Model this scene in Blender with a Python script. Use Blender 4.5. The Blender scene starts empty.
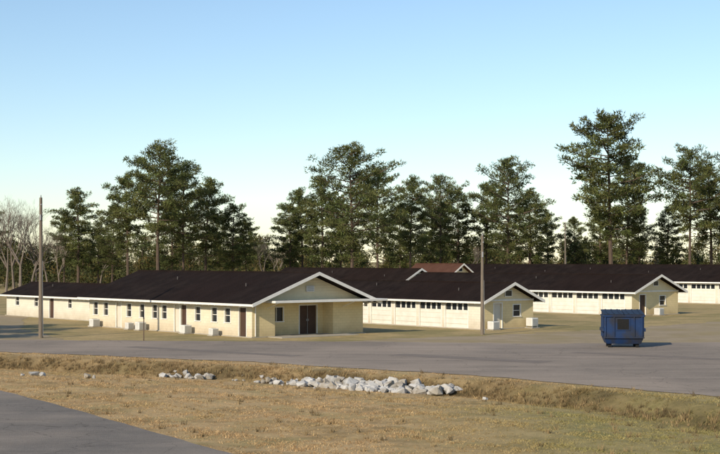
import bpy, bmesh, math, random
import numpy as np
from mathutils import Vector, Matrix
random.seed(7); rng=np.random.default_rng(7)
scene=bpy.context.scene
COL=scene.collection

# ---------------------------------------------------------------- materials
def mat(name,c1,c2=None,scale=1.0,rough=0.8,bump=0.0,bscale=None,detail=6,spec=0.3,metal=0.0,c3=None,s3=0.1,stretch=None,cracks=0,grain=0):
    m=bpy.data.materials.new(name); m.use_nodes=True
    nt=m.node_tree; b=nt.nodes['Principled BSDF']
    b.inputs['Roughness'].default_value=rough
    b.inputs['Specular IOR Level'].default_value=spec
    b.inputs['Metallic'].default_value=metal
    tc=nt.nodes.new('ShaderNodeTexCoord'); vec=tc.outputs['Object']
    if stretch:
        mp=nt.nodes.new('ShaderNodeMapping'); mp.inputs['Scale'].default_value=stretch
        nt.links.new(vec,mp.inputs[0]); vec=mp.outputs[0]
    if c2 is None: c2=tuple(x*0.8 for x in c1)
    n=nt.nodes.new('ShaderNodeTexNoise'); n.inputs['Scale'].default_value=scale; n.inputs['Detail'].default_value=detail
    n.inputs['Roughness'].default_value=0.65
    nt.links.new(vec,n.inputs['Vector'])
    r=nt.nodes.new('ShaderNodeValToRGB'); r.color_ramp.elements[0].position=0.32; r.color_ramp.elements[1].position=0.68
    r.color_ramp.elements[0].color=(*c1,1); r.color_ramp.elements[1].color=(*c2,1)
    nt.links.new(n.outputs['Fac'],r.inputs[0]); out=r.outputs[0]
    if c3:
        n3=nt.nodes.new('ShaderNodeTexNoise'); n3.inputs['Scale'].default_value=s3; n3.inputs['Detail'].default_value=4
        nt.links.new(vec,n3.inputs['Vector'])
        r3=nt.nodes.new('ShaderNodeValToRGB'); r3.color_ramp.elements[0].position=0.45; r3.color_ramp.elements[1].position=0.62
        nt.links.new(n3.outputs['Fac'],r3.inputs[0])
        mx=nt.nodes.new('ShaderNodeMix'); mx.data_type='RGBA'
        nt.links.new(r3.outputs[0],mx.inputs[0]); nt.links.new(out,mx.inputs[6]); mx.inputs[7].default_value=(*c3,1); out=mx.outputs[2]
    if grain:   # long streaks worn along the travel direction + fine speckle
        mp=nt.nodes.new('ShaderNodeMapping'); mp.inputs['Rotation'].default_value=(0,0,math.radians(38)); mp.inputs['Scale'].default_value=(.12,1.3,1)
        nt.links.new(tc.outputs['Object'],mp.inputs[0])
        for src,sc_,lo_v in((mp.outputs[0],.8,1-grain),(tc.outputs['Object'],9.0,1-grain*.8)):
            ng=nt.nodes.new('ShaderNodeTexNoise'); ng.inputs['Scale'].default_value=sc_; ng.inputs['Detail'].default_value=7; ng.inputs['Roughness'].default_value=.7
            nt.links.new(src,ng.inputs['Vector'])
            rg=nt.nodes.new('ShaderNodeValToRGB'); rg.color_ramp.elements[0].position=.35; rg.color_ramp.elements[1].position=.65
            rg.color_ramp.elements[0].color=(lo_v,lo_v,lo_v,1); rg.color_ramp.elements[1].color=(1.0+grain*.3,)*3+(1,)
            nt.links.new(ng.outputs['Fac'],rg.inputs[0])
            mg=nt.nodes.new('ShaderNodeMix'); mg.data_type='RGBA'; mg.blend_type='MULTIPLY'; mg.inputs[0].default_value=1
            nt.links.new(out,mg.inputs[6]); nt.links.new(rg.outputs[0],mg.inputs[7]); out=mg.outputs[2]
    if cracks:
        nd=nt.nodes.new('ShaderNodeTexNoise'); nd.inputs['Scale'].default_value=.9; nd.inputs['Detail'].default_value=5
        nt.links.new(tc.outputs['Object'],nd.inputs['Vector'])
        va=nt.nodes.new('ShaderNodeVectorMath'); va.operation='MULTIPLY_ADD'; va.inputs[1].default_value=(1.6,1.6,0)
        nt.links.new(nd.outputs['Color'],va.inputs[0]); nt.links.new(tc.outputs['Object'],va.inputs[2])
        vo=nt.nodes.new('ShaderNodeTexVoronoi'); vo.feature='DISTANCE_TO_EDGE'; vo.inputs['Scale'].default_value=cracks
        nt.links.new(va.outputs[0],vo.inputs['Vector'])
        rc=nt.nodes.new('ShaderNodeValToRGB'); rc.color_ramp.elements[0].position=0.0; rc.color_ramp.elements[1].position=.035*cracks
        rc.color_ramp.elements[0].color=(.66,.66,.66,1); rc.color_ramp.elements[1].color=(1,1,1,1); nt.links.new(vo.outputs['Distance'],rc.inputs[0])
        mc=nt.nodes.new('ShaderNodeMix'); mc.data_type='RGBA'; mc.blend_type='MULTIPLY'; mc.inputs[0].default_value=1
        nt.links.new(out,mc.inputs[6]); nt.links.new(rc.outputs[0],mc.inputs[7]); out=mc.outputs[2]
    nt.links.new(out,b.inputs['Base Color'])
    if bump>0:
        nb=nt.nodes.new('ShaderNodeTexNoise'); nb.inputs['Scale'].default_value=bscale or scale*3; nb.inputs['Detail'].default_value=5
        nt.links.new(vec,nb.inputs['Vector'])
        bp=nt.nodes.new('ShaderNodeBump'); bp.inputs['Strength'].default_value=bump; bp.inputs['Distance'].default_value=0.05
        nt.links.new(nb.outputs['Fac'],bp.inputs['Height']); nt.links.new(bp.outputs[0],b.inputs['Normal'])
    return m

def wall_mat(name,c1,c2,dirt):
    m=mat(name,c1,c2,0.9,0.85)
    nt=m.node_tree; b=nt.nodes['Principled BSDF']
    base=b.inputs['Base Color'].links[0].from_socket
    tc=nt.nodes.new('ShaderNodeTexCoord'); sep=nt.nodes.new('ShaderNodeSeparateXYZ'); nt.links.new(tc.outputs['Object'],sep.inputs[0])
    add=nt.nodes.new('ShaderNodeMath'); nt.links.new(sep.outputs[0],add.inputs[0]); nt.links.new(sep.outputs[1],add.inputs[1])
    comb=nt.nodes.new('ShaderNodeCombineXYZ'); nt.links.new(add.outputs[0],comb.inputs[0]); nt.links.new(sep.outputs[2],comb.inputs[1])
    br=nt.nodes.new('ShaderNodeTexBrick'); br.inputs['Scale'].default_value=1.0
    br.inputs['Brick Width'].default_value=0.4; br.inputs['Row Height'].default_value=0.2; br.inputs['Mortar Size'].default_value=0.008
    br.inputs['Color1'].default_value=(1,1,1,1); br.inputs['Color2'].default_value=(.93,.93,.93,1); br.inputs['Mortar'].default_value=(.72,.72,.72,1)
    nt.links.new(comb.outputs[0],br.inputs['Vector'])
    mx=nt.nodes.new('ShaderNodeMix'); mx.data_type='RGBA'; mx.blend_type='MULTIPLY'; mx.inputs[0].default_value=0.8
    nt.links.new(base,mx.inputs[6]); nt.links.new(br.outputs['Color'],mx.inputs[7])
    nz=nt.nodes.new('ShaderNodeTexNoise'); nz.inputs['Scale'].default_value=1.4; nz.inputs['Detail'].default_value=6
    nt.links.new(comb.outputs[0],nz.inputs['Vector'])
    mm=nt.nodes.new('ShaderNodeMath'); mm.operation='MULTIPLY_ADD'; mm.inputs[1].default_value=-1.2; mm.inputs[2].default_value=1.15
    nt.links.new(sep.outputs[2],mm.inputs[0])
    m2=nt.nodes.new('ShaderNodeMath'); m2.operation='MULTIPLY'; m2.use_clamp=True
    nt.links.new(mm.outputs[0],m2.inputs[0]); nt.links.new(nz.outputs['Fac'],m2.inputs[1])
    mx2=nt.nodes.new('ShaderNodeMix'); mx2.data_type='RGBA'
    nt.links.new(m2.outputs[0],mx2.inputs[0]); nt.links.new(mx.outputs[2],mx2.inputs[6]); mx2.inputs[7].default_value=(*dirt,1)
    nt.links.new(mx2.outputs[2],b.inputs['Base Color'])
    return m

M={}
M['wall']=wall_mat('cream_block_wall',(0.72,0.64,0.49),(0.64,0.56,0.41),(0.36,0.28,0.18))
M['wallw']=wall_mat('offwhite_block_wall',(0.70,0.65,0.54),(0.62,0.57,0.46),(0.38,0.31,0.21))
M['wally']=wall_mat('yellow_block_wall',(0.76,0.62,0.35),(0.68,0.55,0.30),(0.36,0.27,0.15))
M['gable']=mat('gable_siding',(0.76,0.66,0.44),(0.68,0.58,0.38),1.5,0.8)
M['trim']=mat('white_trim',(0.80,0.78,0.72),(0.70,0.67,0.61),2.5,0.6)
M['panel']=mat('bay_door_panel',(0.72,0.69,0.61),(0.60,0.57,0.49),1.3,0.6)
M['roof']=mat('dark_shingles',(0.013,0.009,0.008),(0.028,0.020,0.017),0.8,0.95,0.6,9,c3=(0.020,0.013,0.011),s3=0.15,spec=0.05,grain=.25)
M['roofred']=mat('red_brown_shingles',(0.075,0.035,0.024),(0.10,0.05,0.036),0.8,0.9,spec=0.1)
M['glass']=mat('window_glass',(0.012,0.014,0.018),(0.03,0.035,0.04),0.8,0.12,spec=0.5)
M['door']=mat('brown_door',(0.075,0.042,0.03),(0.055,0.03,0.02),1.5,0.6)
M['doorw']=mat('pale_door',(0.62,0.58,0.49),(0.54,0.50,0.42),1.5,0.6)
M['slab']=mat('concrete_slab',(0.42,0.38,0.31),(0.32,0.29,0.24),1.2,0.9)
M['metal']=mat('grey_metal',(0.35,0.35,0.35),(0.25,0.25,0.25),3,0.5,metal=0.3)
M['vent']=mat('vent_pipe',(0.10,0.09,0.085),(0.07,0.065,0.06),3,0.8)
M['acgr']=mat('ac_grille',(0.45,0.44,0.41),(0.36,0.35,0.33),3,0.6)
M['acbody']=mat('ac_casing',(0.74,0.73,0.68),(0.64,0.63,0.58),2,0.5)
M['dark']=mat('dark_void',(0.008,0.008,0.008),(0.012,0.012,0.012),2,0.9)
M['blue']=mat('blue_paint',(0.006,0.022,0.072),(0.009,0.032,0.10),1.6,0.55,c3=(0.018,0.022,0.036),s3=1.1)
M['lid']=mat('black_plastic',(0.008,0.012,0.024),(0.013,0.019,0.038),2,0.5)
M['wood']=mat('weathered_pole',(0.21,0.17,0.13),(0.12,0.098,0.075),3,0.9,0.4,8,stretch=(4,4,.4))
M['rock']=mat('limestone',(0.54,0.525,0.50),(0.34,0.33,0.31),2.2,0.9,0.6,8,c3=(0.28,0.245,0.195),s3=0.9)
M['bark']=mat('pine_bark',(0.12,0.083,0.06),(0.06,0.045,0.036),2.5,0.95,0.5,6,stretch=(3,3,.8))
M['barkg']=mat('grey_bark',(0.20,0.165,0.135),(0.13,0.105,0.085),2.0,0.95)
M['asphalt']=mat('old_asphalt',(0.32,0.268,0.218),(0.26,0.22,0.182),0.5,0.92,0.3,25,c3=(0.37,0.305,0.245),s3=0.09,spec=0.05,cracks=.22,grain=.17)
M['asphalt2']=mat('path_asphalt',(0.245,0.217,0.188),(0.19,0.172,0.153),1.2,0.92,0.5,30,c3=(0.28,0.243,0.205),s3=0.3,spec=0.05,cracks=.35,grain=.14)
M['patch']=mat('asphalt_patch',(0.26,0.22,0.185),(0.22,0.187,0.16),1.2,0.92,spec=0.05,grain=.14)
M['gravel']=mat('gravel_dirt',(0.42,0.335,0.225),(0.32,0.255,0.165),0.7,0.95,0.4,20,c3=(0.34,0.27,0.15),s3=0.25,spec=0.1,grain=.15)

def attr_mat(name,rough=0.8,trans=0.0):
    m=bpy.data.materials.new(name); m.use_nodes=True; nt=m.node_tree; b=nt.nodes['Principled BSDF']
    a=nt.nodes.new('ShaderNodeAttribute'); a.attribute_name='tint'
    b.inputs['Roughness'].default_value=rough; b.inputs['Specular IOR Level'].default_value=0.2
    nt.links.new(a.outputs['Color'],b.inputs['Base Color'])
    if trans>0:
        t=nt.nodes.new('ShaderNodeBsdfTranslucent'); nt.links.new(a.outputs['Color'],t.inputs['Color'])
        mx=nt.nodes.new('ShaderNodeMixShader'); mx.inputs[0].default_value=trans
        nt.links.new(b.outputs[0],mx.inputs[1]); nt.links.new(t.outputs[0],mx.inputs[2])
        nt.links.new(mx.outputs[0],nt.nodes['Material Output'].inputs['Surface'])
    return m
M['needles']=attr_mat('pine_needles',0.7,0.28)
M['grass']=attr_mat('grass_blades',0.9,0.3)

# ---------------------------------------------------------------- mesh helpers
class MB:
    def __init__(s): s.v=[]; s.f=[]
    def quad(s,a,b,c,d):
        n=len(s.v); s.v+= [tuple(a),tuple(b),tuple(c),tuple(d)]; s.f.append((n,n+1,n+2,n+3))
    def poly(s,pts):
        n=len(s.v); s.v+=[tuple(p) for p in pts]; s.f.append(tuple(range(n,n+len(pts))))
    def hexa(s,p):
        n=len(s.v); s.v+=[tuple(q) for q in p]
        for f in [(0,3,2,1),(4,5,6,7),(0,1,5,4),(1,2,6,5),(2,3,7,6),(3,0,4,7)]: s.f.append(tuple(n+i for i in f))
    def box(s,x0,x1,y0,y1,z0,z1):
        s.hexa([(x0,y0,z0),(x1,y0,z0),(x1,y1,z0),(x0,y1,z0),(x0,y0,z1),(x1,y0,z1),(x1,y1,z1),(x0,y1,z1)])
    def tube(s,p0,p1,r0,r1,n=6,cap=True):
        p0=Vector(p0);p1=Vector(p1); d=(p1-p0).normalized()
        a=d.orthogonal().normalized(); b=d.cross(a); k=len(s.v)
        for p,r in((p0,r0),(p1,r1)):
            for i in range(n):
                t=2*math.pi*i/n; s.v.append(tuple(p+a*(r*math.cos(t))+b*(r*math.sin(t))))
        for i in range(n):
            j=(i+1)%n; s.f.append((k+i,k+j,k+n+j,k+n+i))
        if cap:
            s.f.append(tuple(k+n+i for i in range(n))); s.f.append(tuple(k+n-1-i for i in range(n)))
    def mesh(s,name,m,smooth=False):
        me=bpy.data.meshes.new(name); me.from_pydata(s.v,[],s.f); me.materials.append(m); me.update()
        if smooth:
            for p in me.polygons: p.use_smooth=True
        return me
    def obj(s,name,m,parent=None,bevel=0,smooth=False):
        o=bpy.data.objects.new(name,s.mesh(name,m,smooth)); COL.objects.link(o)
        if parent: o.parent=parent
        if bevel:
            b=o.modifiers.new('b','BEVEL'); b.width=bevel; b.segments=2
        return o
def empty(name,loc,rot=0):
    e=bpy.data.objects.new(name,None); COL.objects.link(e); e.location=loc; e.rotation_euler=(0,0,rot); e.empty_display_size=0.5; return e
def link(name,me,loc=(0,0,0),rot=0,sc=1,parent=None):
    o=bpy.data.objects.new(name,me); COL.objects.link(o); o.location=loc; o.rotation_euler=(0,0,rot)
    o.scale=(sc,sc,sc) if not hasattr(sc,'__len__') else sc
    if parent: o.parent=parent
    return o

ANG=math.atan2(.638,.77)
U=Vector((-.638,.770,0)); V=Vector((.770,.638,0))

def wall(P,o,a,n,w,h,ops,wm='walls'):
    o=Vector(o);a=Vector(a);n=Vector(n);z=Vector((0,0,1))
    def pt(x,zz,dep=0): return o+a*x+z*zz+n*dep
    xs=sorted({0,w,*[q[0] for q in ops],*[q[1] for q in ops]}); zs=sorted({0,h,*[q[2] for q in ops],*[q[3] for q in ops]})
    for i in range(len(xs)-1):
        for j in range(len(zs)-1):
            cx=(xs[i]+xs[i+1])/2; cz=(zs[j]+zs[j+1])/2
            if any(q[0]<cx<q[1] and q[2]<cz<q[3] for q in ops): continue
            P[wm].quad(pt(xs[i],zs[j]),pt(xs[i+1],zs[j]),pt(xs[i+1],zs[j+1]),pt(xs[i],zs[j+1]))
    def bx(part,x0,x1,z0,z1,d0,d1):
        P[part].hexa([pt(x0,z0,d0),pt(x1,z0,d0),pt(x1,z0,d1),pt(x0,z0,d1),pt(x0,z1,d0),pt(x1,z1,d0),pt(x1,z1,d1),pt(x0,z1,d1)])
    for (x0,x1,z0,z1,k) in ops:
        D=-.12
        P[wm].quad(pt(x0,z0),pt(x0,z1),pt(x0,z1,D),pt(x0,z0,D)); P[wm].quad(pt(x1,z0),pt(x1,z0,D),pt(x1,z1,D),pt(x1,z1))
        P[wm].quad(pt(x0,z1),pt(x1,z1),pt(x1,z1,D),pt(x0,z1,D)); P[wm].quad(pt(x0,z0),pt(x0,z0,D),pt(x1,z0,D),pt(x1,z0))
        f=.07
        bx('trim',x0-f,x0+.003,z0,z1,-.05,.025); bx('trim',x1-.003,x1+f,z0,z1,-.05,.025); bx('trim',x0-f,x1+f,z1,z1+f,-.05,.03)
        if k=='bay':
            zc=z1-.62
            bx('bay_panels',x0,x1,z0,zc,D,D+.04)
            zz=z0+.3
            while zz<zc-.1:
                bx('walls',x0+.02,x1-.02,zz,zz+.03,D+.041,D+.06); zz+=.42
            P['windows'].quad(pt(x0,zc,D+.005),pt(x1,zc,D+.005),pt(x1,z1,D+.005),pt(x0,z1,D+.005))
            bx('trim',x0,x1,z1-.08,z1-.002,D+.008,D+.05)
            npn=max(2,int((x1-x0)/.62)); wdt=(x1-x0)/npn
            for i in range(1,npn): bx('trim',x0+i*wdt-.07,x0+i*wdt+.07,zc,z1-.08,D+.008,D+.045)
            continue
        part={'win':'windows','door':'doors','doorw':'pale_doors','panel':'trim'}[k]
        P[part].quad(pt(x0,z0,D+.005),pt(x1,z0,D+.005),pt(x1,z1,D+.005),pt(x0,z1,D+.005))
        if k=='win':
            bx('trim',x0-f-.03,x1+f+.03,z0-f,z0,-.05,.06)
            if x1-x0>1.0:
                c=(x0+x1)/2; bx('trim',c-.025,c+.025,z0,z1,D+.006,D+.05)
            else:
                c=(z0+z1)/2; bx('trim',x0,x1,c-.02,c+.02,D+.006,D+.05)

def building(name,loc,W,L,eave,ridge,os_,fo,bo,long_ops,gable_ops,far_ops=None,roofm='roof',gwall='end_walls',gable_vent=True,recess=None,rafters=True,wallm='wall'):
    e=empty(name,loc,ANG)
    P={k:MB() for k in('walls','end_walls','gable_siding','trim','roof','windows','doors','pale_doors','bay_panels','floor_slab','soffit')}
    half=W/2; sl=(ridge-eave)/(half+os_); wh=eave+sl*os_-.16
    wall(P,(0,L,0),(0,-1,0),(-1,0,0),L,wh,[(L-b,L-a,c,d,k) for a,b,c,d,k in long_ops])
    wall(P,(W,0,0),(0,1,0),(1,0,0),L,wh,far_ops or [])
    if recess:
        r0,r1,rd=recess
        e1=[q for q in gable_ops if q[1]<=r0]
        e2=[(q[0]-r1,q[1]-r1,*q[2:]) for q in gable_ops if q[0]>=r1]
        mid=[(q[0]-r0,q[1]-r0,*q[2:]) for q in gable_ops if q[0]>=r0 and q[1]<=r1]
        wall(P,(0,0,0),(1,0,0),(0,-1,0),r0,wh,e1,gwall)
        wall(P,(r1,0,0),(1,0,0),(0,-1,0),W-r1,wh,e2,gwall)
        wall(P,(r0,rd,0),(1,0,0),(0,-1,0),r1-r0,wh,mid,gwall)
        P[gwall].quad((r0,0,0),(r0,rd,0),(r0,rd,wh),(r0,0,wh)); P[gwall].quad((r1,0,0),(r1,rd,0),(r1,rd,wh),(r1,0,wh))
        P['soffit'].quad((r0,0,wh-.004),(r1,0,wh-.004),(r1,rd,wh-.004),(r0,rd,wh-.004))
    else: wall(P,(0,0,0),(1,0,0),(0,-1,0),W,wh,gable_ops,gwall)
    wall(P,(W,L,0),(-1,0,0),(0,1,0),W,wh,[],gwall)
    zr=wh+sl*half
    for t,sg in((0,-1),(L,1)):
        P['gable_siding'].poly([(0,t,wh),(W,t,wh),(half,t,zr)])
        zz=wh+.12
        while zz<zr-.2:
            x0=(zz+.16-wh)/sl+.02; x1=W-x0
            if x1-x0>.3: P['gable_siding'].box(x0,x1,min(t,t+sg*.025),max(t,t+sg*.025),zz+.10,zz+.15)
            zz+=.20
    P['trim'].box(-.02,W+.02,-.05,-.003,wh-.08,wh+.06)
    if gable_vent:
        P['trim'].box(half-.42,half+.42,-.07,-.03,zr-1.0,zr-.45); P['windows'].box(half-.34,half+.34,-.085,-.071,zr-.93,zr-.52)
    th=.10
    for sgn in(-1,1):
        x_e=half+sgn*(half+os_)
        a=[(half,-fo,ridge-th),(x_e,-fo,eave-th),(x_e,L+bo,eave-th),(half,L+bo,ridge-th)]
        b=[(x,y,z+th) for x,y,z in a]
        if sgn==1: P['roof'].hexa([*a,*b])
        else: P['roof'].hexa([a[3],a[2],a[1],a[0],b[3],b[2],b[1],b[0]])
        xo=x_e+sgn*.03
        P['trim'].box(min(x_e+sgn*.003,xo),max(x_e+sgn*.003,xo),-fo,L+bo,eave-.17,eave-.015)
        for y0,y1,tp_ in((-fo-.04,-fo-.003,.02),(L+bo+.003,L+bo+.04,-.03)):
            bt=.22
            P['trim'].hexa([(half,y0,ridge-bt),(xo,y0,eave-bt),(xo,y1,eave-bt),(half,y1,ridge-bt),(half,y0,ridge+tp_),(xo,y0,eave+tp_),(xo,y1,eave+tp_),(half,y1,ridge+tp_)])
        if rafters:
            t=.3
            while t<L:
                x0=0 if sgn==-1 else W
                zt0=eave-th-.004+sl*os_
                P['trim'].hexa([(x0,t,zt0-.12),(x_e,t,eave-th-.10),(x_e,t+.05,eave-th-.10),(x0,t+.05,zt0-.12),(x0,t,zt0),(x_e,t,eave-th-.004),(x_e,t+.05,eave-th-.004),(x0,t+.05,zt0)])
                t+=.8
    P['roof'].box(half-.15,half+.15,-fo,L+bo,ridge-.05,ridge+.025)
    P['floor_slab'].box(-.12,W+.12,-.12,L+.12,-.3,.06)
    ms={'walls':wallm,'end_walls':'wally','gable_siding':'gable','trim':'trim','roof':roofm,'windows':'glass','doors':'door','pale_doors':'doorw','bay_panels':'panel','floor_slab':'slab','soffit':'trim'}
    for k,mb in P.items():
        if mb.v: mb.obj(k,M[ms[k]],e)
    Q=MB()
    for k in range(int(L//10)):
        t=4+k*9.3+(k%2)*1.7; x=half*(.45+.2*(k%2)); z=ridge-sl*(half-x)
        Q.tube((x,t,z-.05),(x,t,z+.22),.045,.045,7)
    if Q.v: Q.obj('roof_vents',M['vent'],e)
    return e,wh,sl

# ---------------------------------------------------------------- terrain
DITCH=np.array([(-62,112),(-34,88.5),(-20.3,79.0),(-6.1,71.0),(-.5,66.6),(5.0,62.6),(9.6,56.6),(12.7,50.6),(22,38),(40,18)],float)
def ditch_s(x,y):
    best=np.full(x.shape,1e9); sg=np.ones(x.shape)
    for a,b in zip(DITCH[:-1],DITCH[1:]):
        ab=b-a; t=np.clip(((x-a[0])*ab[0]+(y-a[1])*ab[1])/(ab@ab),0,1)
        dd_=np.hypot(x-a[0]-t*ab[0],y-a[1]-t*ab[1])
        cr=ab[0]*(y-a[1])-ab[1]*(x-a[0])
        m=dd_<best; best=np.where(m,dd_,best); sg=np.where(m,np.where(cr>0,-1.,1.),sg)
    return best*sg
def wob(x,y,s,o=0):
    return (np.sin(x*s+o)*np.cos(y*s*1.13+o*2)+.6*np.sin(x*s*2.3+y*s*1.7+o)+.35*np.sin(x*s*4.1-y*s*3.7+2*o))/1.95
def sstep(t): t=np.clip(t,0,1); return t*t*(3-2*t)
def height(x,y):
    s=ditch_s(x,y)
    bank=-.52*(1-sstep(-(s+.25*wob(x,y,.9,1.3)*np.exp(-(s/1.5)**2))/1.7))
    near=.25*sstep(s/9)
    und=(.035*wob(x,y,.33)+.025*wob(x,y,1.2,2)-.03)*sstep(s/3)
    ch=-.12*np.exp(-((s-.2)/.7)**2)
    right=.16*wob(x,y,.42,.6)*sstep((x-6)/4)*np.exp(-((s-3.5)/3)**2)
    return bank+near+und+ch+right
def axis(f0,f1,step,far):
    c=list(np.arange(f0,f1+1e-6,step)); k=step; v=f1
    while v<far: k*=1.25; v+=k; c.append(v)
    k=step; v=f0
    while v>-far: k*=1.25; v-=k; c.insert(0,v)
    return np.array(c)
xs=axis(-26,20,.22,2500); ys=axis(30,86,.22,3000)
X,Y=np.meshgrid(xs,ys); Z=height(X,Y)
nx,ny=len(xs),len(ys)
co=np.stack([X,Y,Z],-1).reshape(-1,3)
idx=np.arange(nx*ny).reshape(ny,nx)
F=np.stack([idx[:-1,:-1],idx[:-1,1:],idx[1:,1:],idx[1:,:-1]],-1).reshape(-1,4)
def np_mesh(name,co,F,m,tint=None,smooth=False):
    me=bpy.data.meshes.new(name); n=F.shape[1]
    me.vertices.add(len(co)); me.vertices.foreach_set('co',co.astype(np.float32).ravel())
    me.loops.add(F.size); me.loops.foreach_set('vertex_index',F.astype(np.int32).ravel())
    me.polygons.add(len(F)); me.polygons.foreach_set('loop_start',np.arange(0,F.size,n,dtype=np.int32))
    me.update(calc_edges=True)
    me.polygons.foreach_set('use_smooth',np.full(len(F),bool(smooth)))
    if tint is not None:
        a=me.color_attributes.new('tint','FLOAT_COLOR','POINT')
        a.data.foreach_set('color',np.concatenate([tint,np.ones((len(tint),1))],1).astype(np.float32).ravel())
    me.materials.append(m); return me
S=ditch_s(X,Y)
def darkmask(s,x,y):  # ditch-bank band where grass shadow is painted in, along with dark vegetation
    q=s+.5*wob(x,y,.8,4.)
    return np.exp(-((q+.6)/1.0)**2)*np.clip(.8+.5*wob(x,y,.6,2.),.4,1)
def greenmask(x,y): return np.clip((x-1.0)/7,0,1)*np.clip((66-y-.2*x)/10,0,1)
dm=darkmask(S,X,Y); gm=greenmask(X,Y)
yard=np.clip((-S-4)/4,0,1)
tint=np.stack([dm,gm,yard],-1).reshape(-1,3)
gmat=bpy.data.materials.new('ground_dry_grass'); gmat.use_nodes=True
nt=gmat.node_tree; b=nt.nodes['Principled BSDF']; b.inputs['Roughness'].default_value=.95; b.inputs['Specular IOR Level'].default_value=.1
tc=nt.nodes.new('ShaderNodeTexCoord')
def noise(s,d=6,r=.65):
    n=nt.nodes.new('ShaderNodeTexNoise'); n.inputs['Scale'].default_value=s; n.inputs['Detail'].default_value=d; n.inputs['Roughness'].default_value=r
    nt.links.new(tc.outputs['Object'],n.inputs['Vector']); return n.outputs['Fac']
def ramp(f,p0,p1,c0=(0,0,0),c1=(1,1,1)):
    r=nt.nodes.new('ShaderNodeValToRGB'); r.color_ramp.elements[0].position=p0; r.color_ramp.elements[1].position=p1
    r.color_ramp.elements[0].color=(*c0,1); r.color_ramp.elements[1].color=(*c1,1); nt.links.new(f,r.inputs[0]); return r.outputs[0]
def mix(f,a,b_):
    m=nt.nodes.new('ShaderNodeMix'); m.data_type='RGBA'
    if isinstance(f,float): m.inputs[0].default_value=f
    else: nt.links.new(f,m.inputs[0])
    for i,s in((6,a),(7,b_)):
        if isinstance(s,tuple): m.inputs[i].default_value=(*s,1)
        else: nt.links.new(s,m.inputs[i])
    return m.outputs[2]
def mul(a,b_):
    m=nt.nodes.new('ShaderNodeMath'); m.operation='MULTIPLY'; m.use_clamp=True
    nt.links.new(a,m.inputs[0])
    if isinstance(b_,float): m.inputs[1].default_value=b_
    else: nt.links.new(b_,m.inputs[1])
    return m.outputs[0]
at=nt.nodes.new('ShaderNodeAttribute'); at.attribute_name='tint'; sp=nt.nodes.new('ShaderNodeSeparateColor'); nt.links.new(at.outputs['Color'],sp.inputs[0])
dry=ramp(noise(1.6,8,.75),.3,.7,(.36,.225,.10),(.62,.45,.235))
dry=mix(ramp(noise(.22,4),.42,.62),dry,(.54,.385,.20))
dry=mix(mul(ramp(noise(.45,5),.5,.66),.75),dry,(.25,.18,.08))
grn=ramp(noise(2.2,8,.75),.3,.7,(.15,.155,.05),(.44,.37,.16))
gf=nt.nodes.new('ShaderNodeMath'); gf.operation='MULTIPLY_ADD'; nt.links.new(sp.outputs[1],gf.inputs[0]); gf.inputs[1].default_value=.7
nt.links.new(mul(ramp(noise(.3,5),.49,.66),.45),gf.inputs[2]); gf.use_clamp=True
c=mix(gf.outputs[0],dry,grn)
yd=ramp(noise(.35,7,.7),.35,.65,(.54,.40,.20),(.38,.295,.14))
yd=mix(mul(ramp(noise(.13,5),.47,.6),.75),yd,(.25,.225,.095))
yd=mix(mul(ramp(noise(3.0,6,.7),.4,.65),.35),yd,(.18,.14,.07))
c=mix(sp.outputs[2],c,yd)
dk=ramp(noise(2.5,6),.3,.7,(.04,.034,.018),(.15,.115,.055))  # dark bank colour: dead vegetation plus shade put into the colour
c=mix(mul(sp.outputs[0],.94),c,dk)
nt.links.new(c,b.inputs['Base Color'])
bp=nt.nodes.new('ShaderNodeBump'); bp.inputs['Strength'].default_value=.8; bp.inputs['Distance'].default_value=.10
nt.links.new(noise(5,8,.8),bp.inputs['Height']); nt.links.new(bp.outputs[0],b.inputs['Normal'])
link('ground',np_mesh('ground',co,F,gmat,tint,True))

def sheet(name,pts,z,m,jit=.12,step=.6):
    out=[]; n=len(pts)
    for i in range(n):
        a=Vector(pts[i]);b_=Vector(pts[(i+1)%n]); L=(b_-a).length; k=max(1,min(200,int(L/step)))
        nr=Vector((-(b_-a).y,(b_-a).x)).normalized()
        for j in range(k):
            p=a.lerp(b_,j/k); q=p+nr*(jit*(random.random()-.5)+jit*math.sin(p.x*1.1+p.y*.7)+.7*jit*math.sin(p.x*2.9)) if jit else p
            out.append((q.x,q.y,z))
    bm=bmesh.new(); vs=[bm.verts.new(p) for p in out]; f=bm.faces.new(vs); f.normal_update()
    if f.normal.z<0: f.normal_flip()
    bmesh.ops.triangulate(bm,faces=[f]); me=bpy.data.meshes.new(name); bm.to_mesh(me); bm.free(); me.materials.append(m)
    return link(name,me)
ROAD=[(-95,141),(-60,113.5),(-21.5,83.7),(-5.9,75.3),(.2,70.6),(6.2,65.6),(14.3,56.5),(45,24),(75,45),(62,84),(40,93),(24,93.2),(11.7,91.4),(.7,94),(-11,94.6),(-24.5,96),(-60,124),(-95,150)]
sheet('road',ROAD,.022,M['asphalt'],.16)
sheet('gravel_yard',[(-2,93.2),(2,97.6),(9,101.5),(20,111),(33,126),(46,140),(62,128),(70,95),(58,84),(40,91),(24,91),(11.7,90)],.012,M['gravel'],.35)
sheet('driveway',[(-24,94.5),(-31,112),(-37,140),(-33.5,140),(-27,112),(-20,95)],.012,M['gravel'],.2)
PATH=[(-62,96),(-15.9,61.4),(-11.9,55.0),(-3.7,41.0),(3,30),(10,12),(8,-20),(-40,-20),(-70,30)]
sheet('asphalt_path',PATH,-.19,M['asphalt2'],.05)
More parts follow.
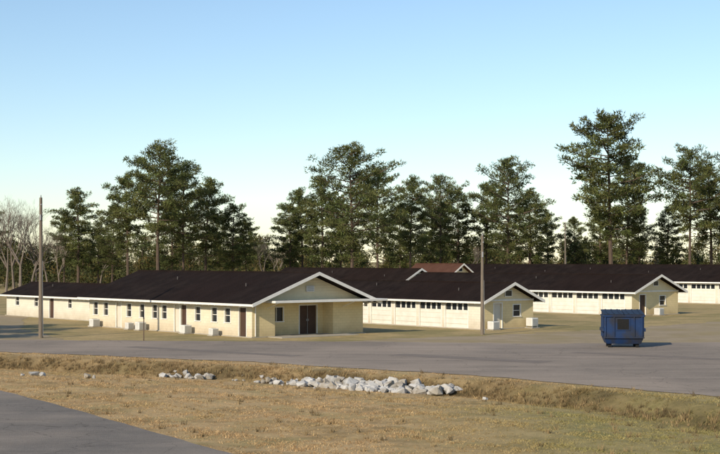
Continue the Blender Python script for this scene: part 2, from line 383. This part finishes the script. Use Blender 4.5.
for i,(cx,cy,L,w) in enumerate([(-9,84,14,1.2),(6,78,10,1.6),(19,78,16,1.0)]):
    d=Vector((.79,-.613)); nn=Vector((.613,.79)); c0=Vector((cx,cy))
    sheet('road_patch',[c0-d*L/2-nn*w/2,c0+d*L/2-nn*w/2,c0+d*L/2+nn*w/2,c0-d*L/2+nn*w/2],.027,M['patch'],.06)

# ---------------------------------------------------------------- grass
def inside(poly,x,y):
    r=np.zeros(x.shape,bool); n=len(poly)
    for i in range(n):
        x0,y0=poly[i]; x1,y1=poly[(i+1)%n]
        if y0==y1: continue
        c_=((y0>y)!=(y1>y))&(x<(x1-x0)*(y-y0)/(y1-y0)+x0); r^=c_
    return r
def blades(gx,gy,hgt,base,B,spread,leanr,wd):
    N=len(gx); gz=height(gx,gy)
    bx=np.repeat(gx,B)+rng.normal(0,spread,N*B); by=np.repeat(gy,B)+rng.normal(0,spread,N*B); bz=np.repeat(gz,B)-.01
    hh=np.repeat(hgt,B)*rng.uniform(.6,1.3,N*B); an=rng.uniform(0,6.283,N*B); w=wd*(1+rng.random(N*B))
    la=rng.uniform(0,6.283,N*B); lean=hh*rng.uniform(*leanr,N*B)
    v0=np.stack([bx-w*np.cos(an),by-w*np.sin(an),bz],-1); v1=np.stack([bx+w*np.cos(an),by+w*np.sin(an),bz],-1)
    v2=np.stack([bx+lean*np.cos(la),by+lean*np.sin(la),bz+hh],-1)
    cc=np.stack([v0,v1,v2],1).reshape(-1,3)
    tt=np.repeat(np.repeat(base,B,0)*rng.uniform(.7,1.3,(N*B,1)),3,0)
    return cc,tt
N=70000
gx=rng.uniform(-25,20,N*2); gy=36+rng.random(N*2)**1.2*50
keep=(~inside(ROAD,gx,gy))&(~inside(PATH,gx,gy))&(np.abs(gx)<gy*.29+1)&(gy<92-.8*gx)
clump=wob(gx,gy,.9,3.)+.7*wob(gx,gy,2.7,1.)
keep&=(rng.random(N*2)<np.clip(.5+.6*clump,.08,1))
gx=gx[keep][:N]; gy=gy[keep][:N]; N=len(gx)
ss=ditch_s(gx,gy); patch=wob(gx,gy,.9,3.)+.5*wob(gx,gy,2.7,1.); dmk=darkmask(ss,gx,gy)
rockzone=((gx>-11)&(gx<5)&(ss<1.6)&(ss>-.8))
hgt=(.022+.04*rng.random(N)+.045*np.clip(patch,0,1))*(1+1.8*dmk)*np.where(rockzone,.5,1)
green=np.clip(greenmask(gx,gy)*.8+.35*np.clip(wob(gx,gy,.45,5.),0,1),0,1)
dryc=np.array([.66,.47,.245]); dryb=np.array([.36,.22,.10]); grc=np.array([.27,.265,.085])
t=rng.random((N,1)); base=dryc*t+dryb*(1-t); base=base*(1-green[:,None]*.8)+grc*green[:,None]*.8
base*= (1-.6*dmk)[:,None]  # bank blades darkened too, as painted shade
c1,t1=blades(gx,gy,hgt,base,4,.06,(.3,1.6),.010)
nw=900; wx=rng.uniform(-22,16,nw); wo=rng.normal(-.7,.6,nw); wy=np.interp(wx,DITCH[:,0],DITCH[:,1])-wo*.9
nt2=260; tx=rng.uniform(-14,16,nt2); ty=rng.uniform(40,74,nt2)
sx=np.concatenate([wx,tx]); sy=np.concatenate([wy,ty])
k2=(~inside(ROAD,sx,sy))&(~inside(PATH,sx,sy))&(~((sx>-9)&(sx<5)&(ditch_s(sx,sy)<1.2)&(ditch_s(sx,sy)>-.3)))
sx=sx[k2]; sy=sy[k2]
wb=np.array([.28,.20,.10])*rng.uniform(.5,1.5,(len(sx),1))
c2,t2=blades(sx,sy,rng.uniform(.10,.26,len(sx)),wb,14,.07,(.1,.8),.010)
cc=np.concatenate([c1,c2]); tt=np.concatenate([t1,t2])
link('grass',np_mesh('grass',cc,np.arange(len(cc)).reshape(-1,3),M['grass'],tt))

# ---------------------------------------------------------------- rocks
def rock(r,seed):
    rr=random.Random(seed); bm=bmesh.new()
    for i in range(15):
        d=Vector((rr.gauss(0,1),rr.gauss(0,1),rr.gauss(0,1))).normalized()
        bm.verts.new(Vector((d.x*r*rr.uniform(.8,1.25),d.y*r*rr.uniform(.7,1),d.z*r*rr.uniform(.55,.9))))
    bmesh.ops.convex_hull(bm,input=bm.verts)
    bmesh.ops.delete(bm,geom=[v for v in bm.verts if not v.link_faces],context='VERTS')
    return bm
big=MB()
def add_rock(x,y,r,seed,lift=.3):
    bm=rock(r,seed); a=random.uniform(0,6.28); tx=random.uniform(-.5,.5); R=Matrix.Rotation(a,3,'Z')@Matrix.Rotation(tx,3,'X')
    z=float(height(np.array([x]),np.array([y]))[0])+r*lift; n=len(big.v)
    bm.verts.ensure_lookup_table(); bm.verts.index_update()
    for v in bm.verts:
        p=R@v.co; big.v.append((p.x+x,p.y+y,p.z+z))
    for f in bm.faces: big.f.append(tuple(n+v.index for v in f.verts))
    bm.free()
def along(x): return float(np.interp(x,DITCH[:,0],DITCH[:,1]))
sizes=[.09,.11,.14,.18,.22,.26,.31,.36]
for i in range(290):
    x=random.triangular(-4.7,4.3,1.2) if i%3 else random.uniform(-4.7,4.3)
    off=random.gauss(0,.6)+.25; r=random.choice(sizes[:5+int(3*(x>-2.6))])*random.uniform(.8,1.1)
    if off<-.75: off=.2
    add_rock(x-.6*off,along(x)-off*.8,r,i,.35 if abs(off)>.5 else .8)
for i in range(40):
    x=random.uniform(-10.3,-7.6); off=random.gauss(0.1,.35); r=random.choice(sizes[:6])
    add_rock(x-.5*off,along(x)-off*.9-.2,r,400+i,.45)
for i in range(6):
    x=random.uniform(-7.3,-4.9); off=random.gauss(0,.4); add_rock(x,along(x)-off,random.choice(sizes[:4]),600+i)
for x,y,r in [(-16.6,71.2,.32),(-16.1,71.0,.2),(-17.1,70.9,.14),(-13.7,70.3,.26),(-13.3,70.0,.14),(5.4,60.4,.14)]:
    add_rock(x,y,r,int(abs(x)*100),.4)
big.obj('riprap_rocks',M['rock'],bevel=.02)
# ---------------------------------------------------------------- buildings
lo=[(.7,1.6,.06,2.1,'door'),(2.7,3.4,1.0,2.0,'win'),(4.4,5.1,1.0,2.0,'win'),(6.6,7.3,1.0,2.0,'win'),(8.5,9.3,.06,2.1,'door'),(9.45,10.2,.06,2.1,'doorw'),
    (11.3,12.0,1.0,2.0,'win'),(12.7,13.4,1.0,2.0,'win'),(14.6,15.3,1.0,2.0,'win'),(16.6,17.3,1.0,2.0,'win'),(18.2,19.0,.06,2.1,'doorw'),(20.3,21.0,1.0,2.0,'win'),(22,22.7,1.0,2.0,'win')]
e1,wh,sl=building('cream_bungalow',(-7.61,98.7,0),10.17,23.4,2.42,4.62,.8,1.2,.6,lo,
    [(2.5,3.6,1.05,2.05,'win'),(5.1,6.7,.06,2.15,'door')],recess=(2.0,7.3,1.2),gable_vent=False)
P=MB(); P.box(.9,11.3,-1.55,-.06,2.46,2.62); P.obj('porch_canopy',M['trim'],e1,bevel=.01)
P=MB()
for s in(1.3,8.2,10.0): P.tube((s,-1.4,2.45),(s,-.03,2.05),.03,.03,6)
P.obj('canopy_brackets',M['trim'],e1)
P=MB(); P.box(1.3,8.3,-1.8,-.13,-.1,.05); P.obj('porch_slab',M['slab'],e1)
P=MB(); P.box(4.75,5.45,-.14,-.03,3.2,3.62); P.obj('gable_vent',M['trim'],e1)
P=MB()
for k in range(5): P.box(4.8,5.4,-.15,-.142,3.24+k*.075,3.28+k*.075)
P.obj('vent_louvres',M['metal'],e1)
P=MB(); P.tube((.25,-.06,.1),(.25,-.06,2.4),.04,.04,8); P.obj('downspout',M['trim'],e1)
P=MB(); P.box(5.885,5.915,1.27,1.30,.06,2.15); P.box(5.80,5.84,1.25,1.30,1.0,1.15); P.box(5.96,6.0,1.25,1.30,1.0,1.15); P.obj('door_hardware',M['metal'],e1)
def bays(L,start,step,w,top):
    o=[];t=start
    while t+w<L: o.append((t,t+w,.08,top,'bay')); t+=step
    return o
building('cream_bungalow',(9.59,110,0),5.8,31,2.25,3.72,.5,.8,.5,bays(31,1.6,3.1,2.6,2.12),[(1.3,2.2,.06,2.05,'doorw'),(3.5,4.3,1.0,1.9,'win')],wallm='wallw')
building('cream_bungalow',(26.7,137.5,0),7.25,34,2.35,4.05,.5,.8,.5,bays(34,.9,3.4,2.9,2.22),[(1.2,2.1,.06,2.05,'door'),(4.3,5.2,1.0,1.9,'win')],wallm='wallw')
building('cream_bungalow',(51,167,0),10,62,2.75,4.9,.6,.8,.5,bays(62,2,4.2,3.6,2.5),[(1.2,2.1,.06,2.05,'door')],wallm='wallw')
building('cream_bungalow',(-21.7,122.9,0),6,21,2.1,3.3,.5,.4,.5,[(3.5,4.2,1.1,1.9,'win'),(7.5,8.2,1.1,1.9,'win'),(11,11.9,.06,2.05,'door'),(14.2,15,1.1,1.9,'win'),(18.2,19,1.1,1.9,'win')],[],wallm='wallw')
building('cream_bungalow',(4.4,166,0),6.5,26,2.4,4.5,.6,.8,.5,[],[(2.6,3.9,1.0,2.0,'win')])
building('cream_bungalow',(12.5,200,0),5.0,9,2.9,5.0,.6,.8,.5,[],[(2.6,3.9,1.0,2.0,'win')],roofm='roofred')

# ---------------------------------------------------------------- air conditioners
def ac(loc,rot,s=1.0,stand=0):
    e=empty('air_conditioner',loc,rot)
    P=MB(); P.box(-.42*s,.42*s,-.4*s,.4*s,.08+stand,.85*s+stand); P.obj('casing',M['acbody'],e,bevel=.03)
    P=MB()
    for k in range(9):
        z=.18*s+stand+k*.07*s; P.box(-.36*s,.36*s,-.425*s,-.402*s,z,z+.025); P.box(-.425*s,-.402*s,-.34*s,.34*s,z,z+.025)
    P.obj('grille',M['acgr'],e)
    P=MB(); P.tube((0,0,.855*s+stand),(0,0,.875*s+stand),.28*s,.28*s,20); P.obj('fan_guard',M['metal'],e)
    P=MB(); P.box(-.5*s,.5*s,-.5*s,.5*s,0.01,.075); P.obj('pad',M['slab'],e)
    if stand:
        P=MB()
        for a in(-.35,.35):
            for b_ in(-.35,.35): P.box(a*s-.03,a*s+.03,b_*s-.03,b_*s+.03,.07,.08+stand)
        P.obj('legs',M['metal'],e)
C1=Vector((-7.61,98.7,0))
def onlong(C,t,off=.65): return C+U*t-V*off
for t in(7.6,14.1,21.4): ac(onlong(C1,t),ANG,.78)
ac(onlong(C1,3.9),ANG,.65); ac(onlong(C1,15.8),ANG,.65)
C2=Vector((9.59,110,0))
ac(C2+V*.6-U*.65,ANG,.8); ac(C2+V*5.0-U*.65,ANG,.85,.12)
C3=Vector((26.7,137.5,0)); ac(C3+V*3.2-U*.8,ANG,.85)

# ---------------------------------------------------------------- dumpster
D=empty('blue_dumpster',(16.55,88.3,.03),math.radians(-4))
P=MB()
P.hexa([(-1.05,-.8,.22),(1.05,-.8,.22),(1.05,.85,.22),(-1.05,.85,.22),(-1.22,-.95,.62),(1.22,-.95,.62),(1.22,.95,.62),(-1.22,.95,.62)])
P.hexa([(-1.22,-.95,.622),(1.22,-.95,.622),(1.22,.95,.622),(-1.22,.95,.622),(-1.22,-.95,1.98),(1.22,-.95,1.98),(1.22,.95,2.2),(-1.22,.95,2.2)])
P.obj('body',M['blue'],D,bevel=.02)
P=MB()
for x in(-1.16,-.62,.62,1.10): P.box(x-.04,x+.04,-1.02,-.953,.66,1.92)
P.box(-1.25,1.25,-1.03,-.953,.58,.66); P.box(-1.27,1.27,-1.04,-.953,1.92,2.02)
for y in(-.5,0,.5):
    for s in(-1,1): P.box(min(s*1.223,s*1.29),max(s*1.223,s*1.29),y-.04,y+.04,.66,1.95)
for s in(-1,1):
    P.box(min(s*1.223,s*1.34),max(s*1.223,s*1.34),-.9,.9,1.0,1.2)
    P.box(min(s*1.223,s*1.30),max(s*1.223,s*1.30),-.95,.95,1.93,2.02)
P.obj('ribs',M['blue'],D,bevel=.01)
P=MB(); P.box(-.42,.30,-.975,-.952,1.12,1.78); P.obj('side_door_opening',M['dark'],D)
P=MB()
for q in((-.50,-.42,1.06,1.84),(.30,.38,1.06,1.84)): P.box(q[0],q[1],-.99,-.951,q[2],q[3])
P.box(-.42,.30,-.99,-.951,1.78,1.84); P.box(-.42,.30,-.99,-.951,1.06,1.12); P.obj('door_frame',M['blue'],D)
P=MB()
for a,b_ in((-1.26,-.02),(.02,1.26)):
    P.hexa([(a,-1.02,2.02),(b_,-1.02,2.02),(b_,1.0,2.25),(a,1.0,2.25),(a,-1.02,2.09),(b_,-1.02,2.09),(b_,1.0,2.32),(a,1.0,2.32)])
    P.tube((a+.1,.98,2.28),(b_-.1,.98,2.28),.04,.04,8)
    for k in range(3):
        x=a+.25+k*.37; P.hexa([(x,-1.0,2.09),(x+.08,-1.0,2.09),(x+.08,.98,2.315),(x,.98,2.315),(x,-1.0,2.12),(x+.08,-1.0,2.12),(x+.08,.98,2.345),(x,.98,2.345)])
P.obj('lids',M['lid'],D,bevel=.008)
P=MB()
for s in(-1,1):
    for y in(-.55,.6): P.box(s*.85-.1,s*.85+.1,y-.12,y+.12,0,.22)
P.obj('skids',M['dark'],D)

# ---------------------------------------------------------------- poles
def pole(loc,h,arm=False,r=.15):
    e=empty('utility_pole',loc,0)
    P=MB(); n=8
    for i in range(n):
        P.tube((0,0,h*i/n-.02),(0,0,h*(i+1)/n),r*(1-.4*i/n),r*(1-.4*(i+1)/n),12,cap=(i==n-1))
    P.obj('pole_shaft',M['wood'],e)
    P=MB(); P.tube((0,0,h),(0,0,h+.18),.05,.03,8); P.tube((.05,-.12,h-.5),(.05,-.2,h-.5),.06,.04,8)
    P.box(-.05,.05,-.2,-.08,h-1.6,h-1.2); P.obj('insulators',M['metal'],e)
    P=MB(); P.tube((r*.95,-.05,.1),(r*.7,-.04,h*.55),.025,.02,6); P.obj('ground_conduit',M['metal'],e)
    return e
pole((-22.5,98.7,0),9.9,r=.17)
pole((9.0,103.0,0),7.3,r=.15)
pole((30.5,208,0),11,r=.15)
S_=empty('sign_post',(-14.7,95.2,0))
P=MB(); P.box(-.03,.03,-.03,.03,0,2.2); P.obj('post',M['bark'],S_)
P=MB(); P.box(-.04,.04,-.06,-.034,1.5,2.1); P.obj('sign_edge_plate',M['dark'],S_)

# ---------------------------------------------------------------- trees
def needle_cloud(centers,rads,n,size,flat=.55,seed=0,bright=None):
    r=np.random.default_rng(seed); K=len(centers); c=np.repeat(centers,n,0); rd=np.repeat(rads,n)
    d=r.normal(size=(K*n,3)); d/=np.linalg.norm(d,axis=1)[:,None]; rr=r.random(K*n)**.45
    p=c+d*(rr*rd)[:,None]*np.array([1,1,flat])
    dirn=d*np.array([1,1,.7])+r.normal(size=d.shape)*.6+np.array([0,0,.35]); dirn/=np.linalg.norm(dirn,axis=1)[:,None]
    side=np.cross(dirn,r.normal(size=d.shape)); side/=np.linalg.norm(side,axis=1)[:,None]+1e-9
    L=size*r.uniform(.6,1.3,K*n); w=L*.32
    a=p-side*w[:,None]*.5; b_=p+side*w[:,None]*.5; cpt=p+dirn*L[:,None]
    co=np.stack([a,b_,cpt],1).reshape(-1,3)
    cb=np.repeat(r.uniform(.55,1.4,K) if bright is None else bright,n)
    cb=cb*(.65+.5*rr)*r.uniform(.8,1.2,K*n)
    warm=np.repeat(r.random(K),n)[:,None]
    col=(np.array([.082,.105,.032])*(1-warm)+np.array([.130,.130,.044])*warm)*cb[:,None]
    return co,np.repeat(col,3,0)
def pine(h,R,cb,seed,nl=46,dens=46,lean=.03,size=.46,per=7):
    r=random.Random(seed); P=MB()
    lx,ly=r.uniform(-lean,lean),r.uniform(-lean,lean)
    def tp(z):
        f=z/h; return Vector((lx*z+.25*math.sin(f*4+seed)*f,ly*z+.2*math.sin(f*5+seed*2)*f,z))
    r0=h*.0115+.03; n=12
    for i in range(n):
        P.tube(tp(h*.97*i/n),tp(h*.97*(i+1)/n),r0*(1-i/n)**.8+.03,r0*(1-(i+1)/n)**.8+.03,7,cap=False)
    cs=[];rs=[]
    az=r.uniform(0,6.28)
    for k in range(nl):
        f=(k+r.random())/nl; z=h*(cb+(.985-cb)*f); az+=2.4+r.uniform(-.7,.7)
        prof=(.5+.7*math.sin(math.pi*min(1,.2+.66*f)))*(1 if f<.8 else 1-.55*(f-.8)/.2)
        if f<.18: prof*=.85 if r.random()<.5 else .35
        Ln=R*prof*r.choice([.55,.75,.9,1.0,1.2])*r.uniform(.8,1.05)
        b0=tp(z); up=r.uniform(-.08,.22)+.35*f
        dr=Vector((math.cos(az),math.sin(az),up)).normalized()
        m1=b0+dr*Ln*.5+Vector((0,0,-.04*Ln)); e_=b0+dr*Ln+Vector((0,0,.05*Ln))
        rb=.035+.014*Ln
        P.tube(b0,m1,rb,rb*.6,4,cap=False); P.tube(m1,e_,rb*.6,.015,4,cap=False)
        if f<.10 and r.random()<.5: continue
        q=max(3,int(per*Ln/R+.5))
        for j in range(q):
            g=.28+.75*(j+r.random()*.7)/q; base=b0+dr*Ln*g
            sd=Vector((-dr.y,dr.x,0))*r.uniform(-.42,.42)*Ln*(1.1-g*.5)
            c_=base+sd+Vector((0,0,r.uniform(-.15,.4)))
            P.tube(base-dr*.3,c_,.025,.012,3,cap=False)
            cs.append(tuple(c_)); rs.append(r.uniform(.45,.9)*(R/4.2)**.4)
    for j in range(5):
        t=tp(h*r.uniform(.91,1)); cs.append((t.x+r.uniform(-.5,.5),t.y+r.uniform(-.5,.5),t.z)); rs.append(.6)
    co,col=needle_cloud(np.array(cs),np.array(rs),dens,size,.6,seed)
    return P,co,col
class TreeKind:
    def __init__(s,name,*a,**k):
        P,co,col=pine(*a,**k); s.trunk=P.mesh(name+'_trunk',M['bark']); s.fol=np_mesh(name+'_needles',co,np.arange(len(co)).reshape(-1,3),M['needles'],col)
def place(kind,x,y,rot,sc):
    e=empty('pine_tree',(x,y,0),rot); e.scale=sc
    for nm,me in(('trunk',kind.trunk),('needle_crown',kind.fol)):
        o=bpy.data.objects.new(nm,me); COL.objects.link(o); o.parent=e
K=[TreeKind('pa',22,5.4,.36,11,nl=55),TreeKind('pb',22,4.4,.32,22,nl=52),TreeKind('pc',22,6.2,.25,33,nl=64),
   TreeKind('pd',22,3.9,.26,44,nl=48),TreeKind('pe',22,4.9,.30,55,nl=60),TreeKind('pf',22,4.8,.22,66,nl=57),TreeKind('pg',22,5.6,.32,77,nl=57)]
def T(px,ytop,d,k,wf=1.0,rot=None):
    x=(px-360)/1400*d; h=5.5+(260-ytop)*d/1400
    s=h/22; place(K[k],x,d,random.uniform(0,6.28) if rot is None else rot,(s*wf,s*wf,s))
for a in [(78,190,215,3,1.15),(64,215,235,1,.9),(98,222,240,3,1.0),(128,176,205,1,.95),(158,146,200,0,.95),(184,165,212,6,.85),(205,180,222,1,1.0),(233,205,215,3,1.2),(112,205,230,5,.9),(172,200,235,3,1.1),(218,215,240,5,.9),(246,222,245,1,.9),
          (290,205,235,3,1.1),(303,190,240,1,1.0),(322,178,222,3,1.0),(352,147,205,2,.95),(378,170,225,6,.85),(340,200,245,5,1.0),(410,178,235,1,.8),(400,205,255,3,1.1),(440,178,245,6,.75),(458,190,255,3,1.1),(430,200,262,5,.9),
          (508,160,240,2,.85),(486,185,255,1,.9),(530,190,262,3,1.2),(548,212,270,1,.9),(612,115,238,4,1.0),(600,195,262,3,.9),(640,205,268,1,.9),(626,160,255,5,.7),(690,150,240,0,.85),(712,165,250,1,1.0),(668,208,262,3,1.1),(745,150,245,2,.9),(575,218,275,5,.8),(-15,205,225,1,1),(770,180,240,0,1)]:
    T(*a)
for x,y,h,k in[(-38,84,12,1),(-41,88,15,3),(-35.5,86,9,1),(-46,92,16,5)]:
    place(K[k],x,y,random.uniform(0,6),(h/22*1.05,)*2+(h/22,))
def bare(seed,h=16):
    r=random.Random(seed); P=MB()
    def br(p,d,L,rad,lv):
        q=p
        for i in range(2):
            d2=(d+Vector((r.uniform(-.12,.12),r.uniform(-.12,.12),.05))).normalized(); e_=q+d2*L/2
            P.tube(q,e_,rad*(1-.2*i),rad*(.8-.2*i),6 if lv<2 else 3,cap=False); q=e_; d=d2
        if lv>=6: return
        for i in range(3):
            a=r.uniform(.3,.75); ax=Vector((r.gauss(0,1),r.gauss(0,1),r.gauss(0,.4))); ax=(ax-d*ax.dot(d)).normalized()
            nd=(d*math.cos(a)+ax*math.sin(a)+Vector((0,0,.12))).normalized()
            br(q,nd,L*r.uniform(.62,.82),rad*.55,lv+1)
    br(Vector((0,0,0)),Vector((0,0,1)),h*.26,h*.016,0)
    return P.mesh('bare_tree',M['barkg'])
BM=[bare(3),bare(8)]
for px,d,k,s in[(6,212,0,1.0),(20,220,1,1.12),(36,232,0,.95),(-8,225,1,1.1),(48,245,1,.85),(14,240,0,1.05),(30,212,1,.8),(60,225,0,.7),(100,250,1,.8),(262,260,0,.7),(275,270,1,.6),(560,280,1,.8),(655,275,0,.8),(470,285,1,.7)]:
    link('bare_tree',BM[k],((px-360)/1400*d,d,0),random.uniform(0,6),s)
cs=[];rs=[];br_=[]
r=random.Random(5); TP=MB()
for i in range(330):
    d=r.uniform(275,380); x=r.uniform(-.30,.30)*d; h=r.uniform(5,11.5)
    TP.tube((x,d,0),(x,d,h*.9),.16,.05,4,cap=False)
    rr=r.uniform(1.6,3.0)
    for k in range(26):
        f=r.random(); w=rr*(1.05-.6*f); a=r.uniform(0,6.28)
        cs.append((x+w*math.cos(a)*r.random(),d+w*math.sin(a)*r.random(),h*(.12+.86*f))); rs.append(r.uniform(.6,1.3)); br_.append(r.uniform(.45,1.0))
for i in range(1500):
    d=r.uniform(258,300); x=r.uniform(-.32,.32)*d; cs.append((x,d,r.uniform(.3,3.6))); rs.append(r.uniform(.8,1.6)); br_.append(r.uniform(.4,.9))
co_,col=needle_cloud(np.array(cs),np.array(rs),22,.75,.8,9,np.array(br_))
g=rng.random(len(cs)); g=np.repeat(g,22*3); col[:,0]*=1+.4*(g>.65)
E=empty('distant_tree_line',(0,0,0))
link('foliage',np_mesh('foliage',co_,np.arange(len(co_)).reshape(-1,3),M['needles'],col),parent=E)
TP.obj('trunks',M['bark'],E)

# ---------------------------------------------------------------- light, sky, camera
el=math.radians(26); az=math.atan2(-.58,-.81)
tow=Vector((math.sin(az)*math.cos(el),math.cos(az)*math.cos(el),math.sin(el)))
L=bpy.data.lights.new('sun','SUN'); L.energy=5.0; L.angle=math.radians(.5); L.color=(1,.88,.70)
lo_=bpy.data.objects.new('sun',L); COL.objects.link(lo_); lo_.rotation_euler=tow.to_track_quat('Z','Y').to_euler(); lo_.location=(0,0,60)
w=bpy.data.worlds.new('World'); scene.world=w; w.use_nodes=True; nt=w.node_tree
bg=nt.nodes['Background']; sky=nt.nodes.new('ShaderNodeTexSky'); sky.sky_type='NISHITA'; sky.sun_disc=False
sky.sun_elevation=el; sky.sun_rotation=az%(2*math.pi); sky.air_density=1.0; sky.dust_density=.15; sky.ozone_density=2.6
nt.links.new(sky.outputs[0],bg.inputs[0]); bg.inputs[1].default_value=.145
cam=bpy.data.cameras.new('cam'); cam.lens=70; cam.sensor_width=36; cam.shift_y=33/720; cam.clip_end=6000; cam.clip_start=.5
co_=bpy.data.objects.new('camera',cam); COL.objects.link(co_); co_.location=(0,0,5.5); co_.rotation_euler=(math.radians(90),0,0)
scene.camera=co_
scene.view_settings.view_transform='Standard'; scene.view_settings.look='None'; scene.view_settings.exposure=0
